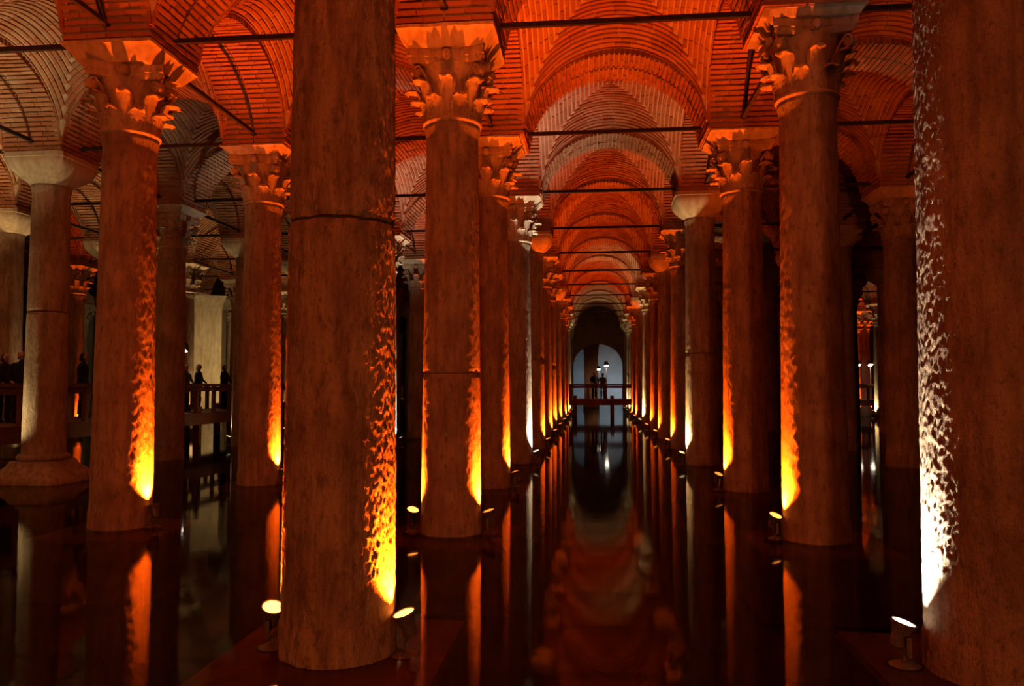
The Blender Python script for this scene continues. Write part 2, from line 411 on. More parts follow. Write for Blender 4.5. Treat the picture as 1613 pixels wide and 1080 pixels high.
def leaf_mesh(h, W, rb, proj, curl):
    nu, nv = 9, 16; front = []; back = []
    for j in range(nv+1):
        v = j/nv
        if v < 0.70:
            f = v/0.70; z = h*f*0.93; rho = rb + 0.015 + proj*f*f; tz, tr = h*0.93, rb+0.015+proj; nz_, nr_ = 0.0, 1.0
        else:
            ph = (v-0.70)/0.30*math.radians(205); z = tz + curl*math.sin(ph); rho = tr + curl*(1-math.cos(ph)); nz_, nr_ = math.sin(ph), math.cos(ph)
        lob = 0.80 + 0.20*abs(math.sin(5.2*PI*v+0.3))
        wd = W*(0.82+0.22*math.sin(PI*min(1, v*1.05)))*lob*(1-0.55*max(0, (v-0.62)/0.38)**1.6)
        fr, bk = [], []
        for i in range(nu+1):
            u = 2*i/nu-1
            rel = -0.030*u*u + 0.010*math.cos(4*PI*u) + 0.012*math.exp(-(u/0.13)**2) - 0.008*abs(u)*math.cos(10*PI*v)
            for lst, th in ((fr, 0.0), (bk, -0.028)):
                rr = rho + (rel+th)*nr_; zz = z + (rel+th)*nz_
                x = u*wd; lst.append((x, -rr, zz))
        front.append(fr); back.append(bk)
    m = MB()
    rings = [f + list(reversed(b)) for f, b in zip(front, back)]
    m.loft(rings); me = m.mesh('acanthus_leaf', M_cap, True); return me
def spiral_mesh():
    # corner volute: a band rising outwards from the bell and rolling up under the abacus corner
    pts = []
    for i in range(8):
        f = i/7; pts.append((0.40+0.17*f*f, 0.36+0.30*f))
    cxr, cz = pts[-1][0]+0.005, pts[-1][1]-0.075
    for i in range(1, 22):
        a = PI/2 - i*0.42; rr = 0.075*(1-i/26); pts.append((cxr+rr*math.cos(a), cz+rr*math.sin(a)))
    m = MB(); rings = []
    for i, (r_, z_) in enumerate(pts):
        j0, j1 = max(0, i-1), min(len(pts)-1, i+1); d = Vector((pts[j1][0]-pts[j0][0], pts[j1][1]-pts[j0][1])).normalized()
        n = Vector((-d.y, d.x))*0.014; wd = 0.05+0.015*math.sin(i*0.25)
        rings.append([(-wd, -(r_+n.x), z_+n.y), (wd, -(r_+n.x), z_+n.y), (wd, -(r_-n.x), z_-n.y), (-wd, -(r_-n.x), z_-n.y)])
    m.loft(rings)
    m.lathe([(0.045, -0.055), (0.05, 0.0), (0.045, 0.055)], 12, M=Matrix.Translation((0, -cxr, cz)) @ Matrix.Rotation(PI/2, 4, 'Y'))
    me = m.mesh('volute', M_cap); smooth_by_angle(me, 45); return me
def abacus_mesh():
    m = MB(); rings = []
    for z, g in ((0.70, 0.94), (0.735, 1.0), (0.775, 1.0), (0.785, 1.04), (0.86, 1.05), (0.88, 1.02)):
        rg = []
        for s_ in range(4):
            for k in range(9):
                u = -1 + 2*k/9; x = 0.50*u; y = -0.50 + 0.085*(1-u*u)
                if abs(u) > 0.9: y += 0.03
                c_, s2 = math.cos(s_*PI/2), math.sin(s_*PI/2); rg.append((g*(x*c_-y*s2), g*(x*s2+y*c_), z))
        rings.append(rg)
    m.loft(rings); me = m.mesh('abacus', M_cap); smooth_by_angle(me, 40); return me
def boss_mesh():
    m = MB(); prof = [(0.005, -0.035), (0.045, -0.03), (0.065, -0.01), (0.05, 0.015), (0.07, 0.03), (0.07, 0.06)]
    m.lathe(prof, 14, M=Matrix.Translation((0, -0.49, 0.79)) @ Matrix.Rotation(-PI/2, 4, 'X')); me = m.mesh('rosette', M_cap, True); return me
def bell_mesh():
    m = MB(); m.lathe([(0.345,-0.01),(0.385,0.0),(0.40,0.025),(0.385,0.05),(0.35,0.06),(0.355,0.3),(0.385,0.55),(0.44,0.68),(0.45,0.72)], 32)
    me = m.mesh('capital', M_cap); smooth_by_angle(me, 50); return me
ME_leafL = leaf_mesh(0.29, 0.125, 0.36, 0.055, 0.055); ME_leafU = leaf_mesh(0.50, 0.125, 0.36, 0.105, 0.065)
ME_vol, ME_aba, ME_boss, ME_bell = spiral_mesh(), abacus_mesh(), boss_mesh(), bell_mesh()
CAP_PARTS = [('acanthus_leaf', ME_leafL, 22.5+45*k) for k in range(8)] + [('acanthus_leaf', ME_leafU, 45*k) for k in range(8)] + \
            [('volute', ME_vol, 45+90*k) for k in range(4)] + [('rosette', ME_boss, 90*k) for k in range(4)] + [('abacus', ME_aba, 0)]
def joined_capital():
    m = MB()
    for me, ang in [(ME_bell, 0)] + [(p[1], p[2]) for p in CAP_PARTS]:
        R = Matrix.Rotation(math.radians(ang), 4, 'Z'); b = len(m.v)
        m.v += [tuple(R @ v.co) for v in me.vertices]; m.f += [tuple(b+i for i in p.vertices) for p in me.polygons]
    me = m.mesh('capital', M_cap); smooth_by_angle(me, 50); return me
ME_capital = joined_capital(); CAPZ = 1.10
def squircle(h, f, n=48):
    out = []
    for i in range(n):
        a = 2*PI*(i+0.5)/n; c, s = math.cos(a), math.sin(a); p = 2 + f*14
        k = (abs(c)**p + abs(s)**p)**(-1/p); out.append((h*k*c, h*k*s))
    return out
def plain_capital(ht, r0, h1):
    m = MB(); rings = []
    for k in range(11):
        f = k/10; g = math.sin(f*PI/2)**1.1; hh = r0 + (h1-r0)*g; sq = min(1, f*1.3)**1.5
        rings.append([(x, y, ht*0.82*f) for x, y in squircle(hh, sq)])
    rings.append([(x, y, ht*0.84) for x, y in squircle(h1*1.02, 1)]); rings.append([(x, y, ht) for x, y in squircle(h1*1.02, 1)])
    m.loft(rings); me = m.mesh('capital', M_imp); smooth_by_angle(me, 40); return me
ME_plain = plain_capital(0.60, 0.385, 0.66)
def impost_mesh(ht, h0, h1, seed):
    m = MB(); rings = []; o = Vector((seed*5.1, seed*2.2, seed)); n = 10
    for z, h in ((0, h0), (0.02, h0+0.012), (ht*0.30, h0+(h1-h0)*0.32), (ht*0.62, h0+(h1-h0)*0.72), (ht*0.78, h1-0.01), (ht*0.8, h1+0.005), (ht-0.015, h1+0.005), (ht, h1-0.01)):
        rg = []
        for s_ in range(4):
            for k in range(n):
                u = -1 + 2*k/n; x, y = h*u, -h
                c_, s2 = math.cos(s_*PI/2), math.sin(s_*PI/2); p = Vector((x*c_-y*s2, x*s2+y*c_, z))
                d = 0.018*mnoise.noise(p*4+o) + 0.010*mnoise.noise(p*11+o); p.x += d*math.copysign(1, p.x); p.y += d*math.copysign(1, p.y); p.z += 0.4*d if 0 < z < ht else 0
                rg.append(tuple(p))
        rings.append(rg)
    m.loft(rings); me = m.mesh('impost_block', M_imp); smooth_by_angle(me, 40); return me
ME_imp = [impost_mesh(0.36, 0.50, 0.665, k) for k in range(3)]
def plinth_mesh():
    m = MB(); rings = []
    for z, h in ((-0.9, 0.88), (-0.12, 0.86), (-0.08, 0.84)):
        rings.append([(-h,-h,z),(h,-h,z),(h,h,z),(-h,h,z)])
    m.loft(rings); return m.mesh('plinth', M_plinth)
ME_plinth = plinth_mesh()
def pedestal_mesh():
    m = MB(); rings = []
    for z, h in ((-0.1, 0.80), (0.05, 0.80), (0.12, 0.76), (0.34, 0.52), (0.44, 0.47)):
        rings.append([(x, y, z) for x, y in squircle(h, 1 if z < 0.2 else 0.7, 32)])
    m.loft(rings); m.lathe([(0.46,0.44),(0.50,0.47),(0.50,0.52),(0.46,0.56),(0.43,0.58)], 32)
    me = m.mesh('pedestal', M_col); smooth_by_angle(me, 40); return me
ME_ped = pedestal_mesh()

def with_mat(me, mat, key, cache={}):
    k = (me.name, mat.name)
    if not me.materials: me.materials.append(mat); cache[k] = me; return me
    if me.materials[0] == mat: return me
    if k not in cache: c = me.copy(); c.materials[0] = mat; cache[k] = c
    return cache[k]
_shafts = {}
def far_shaft(joint, top):
    k = (joint, top)
    if k not in _shafts:
        if joint: ms = [shaft_mesh(-0.1, joint-0.006, 0.42, 0.36, 0, top, 40, 40, 3, 0.004, crown=False), shaft_mesh(joint+0.006, top, 0.42, 0.36, 0, top, 40, 30, 4, 0.004, flare=False)]
        else: ms = [shaft_mesh(-0.1, top, 0.42, 0.36, 0, top, 40, 70, 5, 0.004)]
        for me in ms: me.materials.append(M_col)
        _shafts[k] = ms
    return _shafts[k]
def make_column(i, j, label, cap='leafy', joint=None, top=None, dx=0.0, dy=0.0, near=False, mat=None, ped=False, r0=0.42, r1=0.36, amp=0.005, imp_top=SPRING, fine=False, yaw=0.0, group=None, chip=0.10, jgap=0.011):
    x, y = i*S+dx, j*S+dy
    t = tag(link('stone_column', None, None, (x, y, 0)), label, 'column', group, 'thing')
    t.empty_display_size = 0.3
    top = top or (6.25 if cap == 'plain' else 5.62)
    if near:
        seg, nz = (256, 420) if fine else (112, 170)
        cuts = [-0.1] + ([joint-jgap, joint+jgap] if joint else []) + [top]; sd = (i*7+j*13) % 50 + 1
        for k in range(0, len(cuts), 2):
            a, b = cuts[k], cuts[k+1]
            me = shaft_mesh(a, b, r0, r1, 0, top, seg, max(12, int(nz*(b-a)/5.7)), sd, amp, flare=(k == 0), crown=(b == top), chip=chip if joint else 0)
            me.materials.append(mat or M_col); link('shaft', me, t)
    else:
        for me in far_shaft(joint, top): link('shaft', me, t, rot=(0, 0, (i*5+j*3) % 7))
    if joint:
        m = MB(); rj = r0+(r1-r0)*((joint/top)**1.2)-0.055; m.lathe([(rj, joint-0.02), (rj, joint+0.02)], 32); link('joint_mortar', m.mesh('joint_mortar', M_bed), t)
    if cap == 'plain':
        link('capital', ME_plain, t, (0, 0, top))
    else:
        if near:
            c = link('capital', ME_bell, t, (0, 0, top), (0, 0, yaw), (1.05, 1.05, CAPZ))
            for nm, me, ang in CAP_PARTS: link(nm, me, c, rot=(0, 0, math.radians(ang)))
        else: link('capital', ME_capital, t, (0, 0, top), (0, 0, yaw), (1.05, 1.05, CAPZ))
        z = top+0.88*CAPZ; link('impost_block', ME_imp[(i*2+j) % 3], t, (0, 0, z), None, (1, 1, (imp_top-z)/0.36) if imp_top == SPRING else (1.07, 1.07, (imp_top-z)/0.36))
    if ped: link('pedestal', ME_ped, t)
    link('plinth', ME_plinth, t, (0, 0, 0.07 if j == 0 else 0.03))
    return t

# ------------------------------------------------------------------ floodlight fixture
def lamp_meshes():
    b = MB(); b.lathe([(0.035,-0.17),(0.05,-0.165),(0.055,-0.10),(0.072,-0.04),(0.084,-0.01),(0.090,0.0),(0.090,0.012),(0.080,0.012),(0.078,0.002),(0.0,0.0)], 20, cap1=False)
    body = b.mesh('lamp_housing', M_lampmetal); smooth_by_angle(body, 35)
    y = MB()
    for s_ in (-1, 1): y.box((s_*0.098, 0, 0.11), (0.006, 0.016, 0.07))
    y.box((0, 0, 0.045), (0.104, 0.016, 0.006)); y.lathe([(0.018, -0.02), (0.018, 0.04)], 10); yoke = y.mesh('bracket', M_lampmetal)
    d = MB(); d.lathe([(0.13, 0.0), (0.15, 0.01), (0.15, 0.04), (0.12, 0.075), (0.06, 0.10), (0.03, 0.115)], 24); dish = d.mesh('lamp_base', M_lampmetal); smooth_by_angle(dish, 35)
    l = MB(); l.lathe([(0.078, 0.004), (0.06, 0.012), (0.03, 0.017), (0.002, 0.018)], 20); lens = l
    c = MB(); c.tube([(0.11,0.02,0.06),(0.16,-0.02,0.05),(0.20,-0.10,0.03),(0.17,-0.2,0.0),(0.10,-0.26,-0.01)], 0.011, 6); cable = c.mesh('cable', M_cable, True)
    return body, yoke, dish, lens, cable
LM_body, LM_yoke, LM_dish, LM_lens, LM_cable = lamp_meshes()
_lens = {}
def lens_mesh(color, st):
    k = (color, st)
    if k not in _lens: _lens[k] = LM_lens.mesh('lens', emit_mat(color, st), True)
    return _lens[k]
CNAME = {AMBER:'amber', WHITE:'white', WARM:'warm white'}
def make_lamp(i, j, side, color, label, power=1.0, dx=0.0, dy=0.0, gap=0.10, tilt=0.30, back=0.05, lensy=0.0, glow=1.7, r=0.425, cone=88):
    x = i*S+dx+side*(r+gap); y = j*S+dy-back
    t = tag(link('floodlight', None, None, (x, y, -0.08)), label, 'floodlight', 'floodlights at the column feet')
    link('lamp_base', LM_dish, t); link('bracket', LM_yoke, t, (0, 0, 0.12), (0, 0, PI/2))
    link('cable', LM_cable, t, (0, 0, 0), (0, 0, 0 if side > 0 else PI/2))
    aim = Vector((-side*tilt, lensy, 1)).normalized(); q = aim.to_track_quat('Z', 'Y')
    h = link('lamp_housing', LM_body, t, (0, 0, 0.375), q.to_euler())
    ec = tuple(max(c, f) for c, f in zip(color, (1, 0.26, 0.03)))
    link('lens', lens_mesh(ec, glow), h)
    p = Vector((0, 0, 0.375)) + aim*0.06
    add_spot('lamp_light', p, (-side*0.29, 0, 1), color, P_LAMP*power, cone, 1.0, 0.04, t)
    return t
exec_lamps = []

# ------------------------------------------------------------------ columns
SPEC = {  # (line, row): keyword arguments
 (0,0): dict(label='thick pitted two-drum column standing closest, a dark joint ring at mid height', joint=3.26, near=True, fine=True, mat=M_col_near, amp=0.006, dx=0.0, r0=0.43, r1=0.385),
 (1,0): dict(label='massive mossy column at the picture edge, white light raking its rough left side', near=True, fine=True, mat=M_col_moss, amp=0.007, r0=0.47, r1=0.42, dx=-0.02),
 (0,1): dict(label='leafy-capital column lit amber on both edges, just behind the thick two-drum column', near=True, dx=0.0, joint=2.17, chip=0.02, jgap=0.004, r0=0.41, amp=0.005),
 (1,1): dict(label='tall leafy-capital column with a big splayed impost, left edge glowing yellow', near=True, dx=0.05, top=5.80, imp_top=7.08, amp=0.006),
 (-1,1): dict(label='reddish leafy-capital column with a blazing yellow foot, fronting the second row to the left', near=True, dx=-0.01, amp=0.007, yaw=0.35),
 (0,2): dict(label='dark red leafy-capital column half hidden behind the one lit on both edges', near=True, dx=-0.11, top=5.72),
 (1,2): dict(label='red leafy-capital column with a white-yellow strip, behind the big splayed impost column', near=True, dx=0.07, top=5.70),
 (-1,2): dict(label='leafy-capital column with a thin amber strip beside the thick two-drum column', near=True, dx=-0.06, top=5.72),
 (-2,2): dict(label='pale plain-capital column on a flared square pedestal', cap='plain', joint=3.55, near=True, ped=True, amp=0.006),
 (0,3): dict(label='leafy-capital column grazed by one white strip of light', near=True, dx=-0.04, top=5.70),
 (1,3): dict(label='plain-capital two-drum column with a warm white foot light', cap='plain', joint=2.80, near=True, dx=-0.09),
 (-2,3): dict(label='unlit brown leafy column in front of the walkway railing', near=True, dx=0.03, top=5.70),
 (2,3): dict(label='dull red leafy column alone between the bright column and the mossy one', near=True),
 (0,4): dict(label='plain cushion-capital column just behind the white-lit one', cap='plain', joint=2.80),
 (1,4): dict(label='leafy-capital column fourth along the right of the central aisle, thin amber strip', top=5.70),
 (1,5): dict(label='plain-capital column fifth along the right of the central aisle', cap='plain'),
 (-3,3): dict(label='plain-capital column in shadow at the left border behind the walkway', cap='plain'),
 (-2,4): dict(label='plain-capital column partly hidden behind the thin amber strip column', cap='plain'),
 (4,10): dict(label='slim amber-lit column beyond the distant right railing', dx=0.6),
 (2,4): dict(label='dark plain-capital column peeping from behind the yellow-edged column', cap='plain', joint=2.8),
}
LAMPCOLS = {}
for i in range(-6, 6):
    for j in range(0, LAST+1):
        if (i, j) == (-4, 7): continue
        x, y = i*S, j*S
        if not in_view(x, y, 3, 60): continue
        if (i, j) in SPEC: make_column(i, j, **SPEC[(i, j)])
        else:
            plain = (i*5+j*3) % 4 == 1
            make_column(i, j, '%s stone column, number %s along the %s' % ('plain-capital' if plain else 'leafy-capital', ORD[j], LINE[i]), cap='plain' if plain else 'leafy',
                        joint=2.8 if (i+j) % 3 == 0 else None, dx=0.06*math.sin(i*3+j*5), group='columns further back in the cistern', **({'top': 5.70} if not plain else {}))

# ------------------------------------------------------------------ column floodlights
L = make_lamp
L(0,0, 1,AMBER,'amber floodlight at the right of the thick two-drum column foot', 1.0, back=0.06, lensy=-0.15, glow=14)
L(0,0,-1,AMBER,'amber floodlight at the left of the thick two-drum column foot', 1.0, back=0.0, lensy=-0.35, glow=14)
L(1,0,-1,WHITE,'white floodlight at the foot of the massive mossy column', 0.8, cone=72, dx=-0.06, back=-0.08, lensy=-0.05, glow=14, r=0.47)
L(0,1, 1,AMBER,'amber floodlight right of the column lit on both edges', 1.0, lensy=-0.1)
L(0,1,-1,AMBER,'amber floodlight left of the column lit on both edges', 1.0, lensy=-0.35, glow=8)
L(1,1,-1,AMBER,'amber floodlight at the foot of the big splayed impost column', 1.1, dx=0.05, lensy=-0.35, glow=6)
L(-1,1,1,AMBER,'amber floodlight at the foot of the reddish column with the yellow foot', 1.25, dx=-0.01, lensy=0.2)
L(0,2, 1,AMBER,'amber floodlight under the half-hidden dark red column', 1.0, dx=-0.11)
L(1,2,-1,AMBER,'amber floodlight under the red column with white-yellow strip', 1.1, dx=0.07, lensy=-0.35)
L(-1,2,1,AMBER,'amber floodlight hidden by the thick two-drum column', 1.0, dx=-0.06)
L(0,3, 1,WHITE,'white floodlight under the column with the white strip', 1.0, cone=70, dx=-0.04, lensy=-0.2)
L(1,3,-1,WARM,'warm white floodlight under the plain-capital two-drum column', 0.45, cone=76, dx=-0.09, lensy=-0.3)
for j in range(4, 10):
    L(0,j, 1,AMBER,'amber floodlight under the %s column along the left of the central aisle' % ORD[j], 0.9, lensy=-0.2)
    L(1,j,-1,WARM if j == 7 else AMBER,'%s floodlight under the %s column along the right of the central aisle' % ('warm' if j == 7 else 'amber', ORD[j]), 0.4 if j in (5, 6) else 0.9, lensy=-0.4)
L(-1,3,1,AMBER,'amber floodlight under the third column of the second row to the left', 0.9)
L(-1,4,1,WHITE,'white floodlight glimpsed between the two columns at left of the aisle', 0.8)
for j in (5, 6, 7): L(-1,j,1,AMBER,'amber floodlight under the %s column of the second row to the left' % ORD[j], 0.7)
for j in range(0, 9): L(-3,j,1,WARM,'warm floodlight beside the walkway under column %s of the fourth row left' % ORD[j], 1.3 if j < 3 else 0.4)
PALE = (0.95, 0.75, 0.36)
L(-2,2,-1,PALE,'pale floodlight beside the flared pedestal', 0.10, gap=0.42, tilt=0.5, back=0.72)
for j in (3, 4, 5): L(-2,j,-1,PALE,'pale floodlight on the walkway side of column %s of the third row left' % ORD[j], 0.12)
for j in (0, 1): L(-2,j,1,PALE,'pale floodlight in the second aisle to the left under column %s' % ORD[j], 1.0)
L(-1,0,1,AMBER,'unseen amber floodlight added at the front of the second row to the left', 0.7)  # off-frame lamp added to brighten the red vault left of the aisle
for j in (1, 2): L(2,j,-1,AMBER,'amber floodlight in the aisle right of the central one under column %s' % ORD[j], 0.4)
L(-4,5,1,AMBER,'amber floodlight on the column behind the standing man', 0.6); L(-4,6,1,WARM,'warm floodlight deep in the left aisles', 0.5)
for j in (10, 11):
    for sd in (1, -1): L(0 if sd > 0 else 1, j, sd, PALE, 'pale floodlight %s the far aisle mouth on cross row %s' % ('left of' if sd > 0 else 'right of', ORD[j]), 0.4)
L(4,8, 1,AMBER,'amber floodlight deep in the right aisles', 0.6); L(4,10,-1,AMBER,'amber floodlight beyond the far right railing', 2.0, dx=0.6); L(4,10,1,AMBER,'second amber floodlight beyond the far right railing', 2.0, dx=0.6); L(4,9,-1,PALE,'pale floodlight beyond the far right railing', 0.25)

# ------------------------------------------------------------------ iron tie rods
RZ = 7.07
def rod_mesh(n):
    m = MB(); m.box((0,0,0), (n, 0.03, 0.035))
    for s_ in (-1, 1): m.box((s_*(n-0.03), 0, 0), (0.03, 0.05, 0.06))
    return m.mesh('tie_rod', M_iron)
ME_rod = rod_mesh(AA+0.03)
for i in range(-5, 5):
    for j in range(0, LAST):
        if in_view((i+0.5)*S, j*S, 7, 250) and project(((i+.5)*S, j*S, 7))[1] > -60:
            tag(link('tie_rod', ME_rod, None, ((i+0.5)*S, j*S, RZ)), 'iron tie rod across %s, %s cross row' % (AISLE[i], ORD[j]), 'tie rod', 'iron tie rods between the columns')
        if in_view(i*S, (j+0.5)*S, 7, 100) and j < 8 and project((i*S, (j+1)*S-.7, 7))[1] > -60:
            tag(link('tie_rod', ME_rod, None, (i*S, (j+0.5)*S, RZ), (0, 0, PI/2)), 'lengthwise tie rod on the %s, behind column %s' % (LINE[i], ORD[j]), 'tie rod', 'iron tie rods between the columns')
def brace(a, b, label):
    a, b = Vector(a), Vector(b); d = b-a; m = MB(); m.box((0,0,0), (0.028, 0.028, d.length/2))
    tag(link('iron_brace', m.mesh('iron_brace', M_iron), None, (a+b)/2, d.to_track_quat('Z', 'Y').to_euler()), label, 'brace')
brace((4.82, 8.93, 7.03), (4.80, 8.2, 8.02), 'slanting iron brace beside the big splayed impost')
brace((-4.8, 4.12, 7.02), (-4.75, 3.5, 7.90), 'slanting iron brace above the reddish leafy column')

# ------------------------------------------------------------------ walkways
DZ, RAIL = 1.08, 2.0
def walkway(name, p0, p1, wd, label, rails=(True, True), gap=1.15):
    """p0->p1 along local Y; timber deck on piles with railings."""
    p0, p1 = Vector(p0), Vector(p1); Ln = (p1-p0).length; rot = math.atan2(-(p1-p0).x, (p1-p0).y)
    t = tag(link(name, None, None, (p0.x, p0.y, 0), (0, 0, rot)), label, 'walkway')
    d = MB(); n = int(Ln/0.2)
    for k in range(n): d.box((0, (k+0.5)*Ln/n, DZ-0.025), (wd/2, Ln/n/2-0.006, 0.025))
    tag(link('deck_planks', d.mesh('deck_planks', M_wood), t), kind='stuff')
    for s_ in (-1, 1):
        b = MB(); b.box((0, Ln/2, 0), (0.07, Ln/2, 0.17)); link('side_beam', b.mesh('side_beam', M_wood), t, (s_*(wd/2-0.07), 0, DZ-0.22))
    pm = MB(); pm.box((0, 0, -0.1), (0.1, 0.1, (DZ-0.05)/2+0.45)); pmesh = pm.mesh('pile', M_wood)
    k = 1.2
    while k < Ln:
        for s_ in (-1, 1): link('pile', pmesh, t, (s_*(wd/2-0.25), k, 0.42))
        k += 2.4
    pom = MB(); pom.box((0, 0, (RAIL-DZ)/2), (0.055, 0.06, (RAIL-DZ)/2)); pomesh = pom.mesh('rail_post', M_wood)
    for s_, on in zip((-1, 1), rails):
        if not on: continue
        h = MB(); h.box((0, Ln/2, 0), (0.08, Ln/2, 0.05)); link('handrail', h.mesh('handrail', M_wood), t, (s_*(wd/2-0.1), 0, RAIL))
        h2 = MB(); h2.box((0, Ln/2, 0), (0.03, Ln/2, 0.07)); link('rail_board', h2.mesh('rail_board', M_wood), t, (s_*(wd/2-0.1), 0, RAIL-0.14))
        k = 0.2
        while k < Ln: link('rail_post', pomesh, t, (s_*(wd/2-0.1), k, DZ)); k += gap
    return t
walkway('walkway', (-12.1, 6.0, 0), (-12.1, 44.3, 0), 2.2, 'timber visitor walkway with railings running back through the left aisles')
walkway('walkway', (26.0, 45.6, 0), (-26.0, 45.6, 0), 2.2, 'timber walkway with railings crossing the far end of the aisle')

# lamp posts on the walkways
def lamp_post(x, y, face, label, power=60, h=2.25, z0=None):
    z0 = DZ if z0 is None else z0
    t = tag(link('lamp_post', None, None, (x, y, z0), (0, 0, face)), label, 'lamp post', 'lamp posts on the walkways')
    m = MB(); m.lathe([(0.09, 0), (0.09, 0.02), (0.03, 0.04), (0.022, h)], 12); link('post', m.mesh('post', M_iron, True), t)
    m = MB(); rings = []
    for z, a in ((0.0, 0.15), (0.03, 0.16), (0.20, 0.11), (0.26, 0.10)): rings.append([(-a,-a*.8,z),(a,-a*.8,z),(a,a*.8,z),(-a,a*.8,z)])
    m.loft(rings); link('lamp_head', m.mesh('lamp_head', M_iron), t, (0, 0, h-0.05), (math.radians(-24), 0, 0))
    m = MB(); m.box((0, 0, 0), (0.125, 0.10, 0.015)); m.box((0, 0, -0.02), (0.10, 0.08, 0.012)); link('lamp_glass', m.mesh('lamp_glass', emit_mat((1.0, 0.88, 0.66), 9.0)), t, (0, -0.02, h-0.075), (math.radians(-24), 0, 0))
    add_spot('lamp_light', (0, -0.05, h-0.16), (0, -0.45, -1), (1.0, 0.86, 0.62), power, 130, 0.8, 0.08, t)
def on_walk(px, x=-12.1):
    k = (px-806.5)/FPX; dx = x-CAM.x; cy, sy = math.cos(YAW), math.sin(YAW)
    # right = cy*dx - sy*dy ; depth = sy*dx + cy*dy
    dy = (cy*dx - k*sy*dx)/(k*cy + sy); return CAM.y+dy
def on_cross(px, y):
    k = (px-806.5)/FPX; dy = y-CAM.y; cy, sy = math.cos(YAW), math.sin(YAW)
    dx = (k*cy*dy + sy*dy)/(cy - k*sy); return CAM.x+dx
lamp_post(-12.9, on_walk(288, -12.9), 0, 'lamp post on the left walkway between two columns')
lamp_post(on_cross(955, 46.4), 46.4, 0.2, 'tall lamp post with lit head at the end of the central aisle')
lamp_post(on_cross(943, 58.0), 58.0, 0.2, 'smaller lamp post farthest back, beside the brown pillar', 15, 4.2, -0.9)
lamp_post(on_cross(625, 46.4), 46.4, 0, 'lamp post glimpsed past the thick two-drum column')
lamp_post(on_cross(1371, 46.4), 46.4, 0, 'brighter lamp post over the distant right railing')
lamp_post(on_cross(1352, 46.6), 46.6, 0, 'lamp post half hidden by the dark column at the distant right railing', 40)

# pale square pillar behind the left walkway, brown pillar and lights of the far end
def pillar(x, y, half, h, mat, label, rot=0.0, flare=0.25):
    t = tag(link('square_pillar', None, None, (x, y, 0), (0, 0, rot)), label, 'pillar')
    m = MB(); rings = []
    for z, a in ((-0.9, half+0.1), (0.5, half+0.1), (0.55, half), (h, half)): rings.append([(-a,-a,z),(a,-a,z),(a,a,z),(-a,a,z)])
    m.loft(rings); link('pillar_shaft', m.mesh('pillar_shaft', mat), t)
    m = MB(); rings = []
    for k in range(9):
        f = k/8; a = half+0.03+flare*(1-math.cos(f*PI/2)); rings.append([(-a,-a,h+f*(SPRING-h)),(a,-a,h+f*(SPRING-h)),(a,a,h+f*(SPRING-h)),(-a,a,h+f*(SPRING-h))])
    m.loft(rings); link('pillar_head', m.mesh('pillar_head', mat), t)
pillar(-19.2, on_walk(328, -19.2), 0.80, 6.2, M_plaster, 'broad pale plastered square pillar lit behind the left walkway', 0.3)
pillar(on_cross(931, 63.2), 63.2, 0.6, 4.6, M_brown, 'brown square pillar in the middle of the far end of the aisle', 0.0, 0.5)
add_spot('unseen_light_far', (-15.6, 30.0, 1.4), (-0.6, 1.0, 0.35), WARM, 900, 80, 0.8, 0.1)
add_spot('unseen_light_far', (3.2, 59.0, 0.6), (-0.1, 1.0, 0.35), (1.0, 0.6, 0.35), 130, 60, 0.8, 0.1)  # warm light added to brighten the brown pillar, no fixture there
add_spot('unseen_light_far', (4.3, 63.0, 1.2), (-0.2, 1.0, 0.25), BLUE, 130, 120, 0.8, 0.1)
add_spot('unseen_light_far', (-0.6, 63.2, 1.2), (0.2, 1.0, 0.25), BLUE, 45, 120, 0.8, 0.1)

# ------------------------------------------------------------------ people
def cloth(name, c):
    t = NT(name); co = t.n('ShaderNodeTexCoord').outputs['Object']; n = t.noise(co, 9, 4)
    return t.finish(t.ramp(n, [(0.3, tuple(v*0.7 for v in c)), (0.7, tuple(min(1, v*1.2) for v in c))]), 0.9, t.noise(co, 80, 2), 0.3, 0.004)
M_black = cloth('black_coat', (0.012, 0.011, 0.012)); M_dark = cloth('dark_trousers', (0.018, 0.017, 0.02)); M_grey = cloth('grey_coat', (0.09, 0.085, 0.08))
M_skin = cloth('skin', (0.42, 0.24, 0.16)); M_hair = cloth('dark_hair', (0.015, 0.01, 0.008)); M_fair = cloth('fair_hair', (0.42, 0.30, 0.17)); M_shoe = cloth('shoe_leather', (0.01, 0.009, 0.008))
def skin_obj(name, verts, edges, radii, mat, parent, sub=1, root=0, smooth=True):
    me = bpy.data.meshes.new(name); me.from_pydata(verts, edges, []); me.update(); me.materials.append(mat)
    o = link(name, me, parent)
    md = o.modifiers.new('skin', 'SKIN'); md.use_smooth_shade = True; md.use_x_symmetry = False
    if not me.skin_vertices: me.attributes  # layer is created with the modifier below
    lay = me.skin_vertices[0] if len(me.skin_vertices) else None
    if lay is None:
        bpy.context.view_layer.objects.active = o; bpy.ops.mesh.customdata_skin_add(); lay = me.skin_vertices[0]
    for k, r in enumerate(radii):
        lay.data[k].radius = r if isinstance(r, tuple) else (r, r); lay.data[k].use_root = (k == root)
    sb = o.modifiers.new('sub', 'SUBSURF'); sb.levels = sub; sb.render_levels = sub
    return o
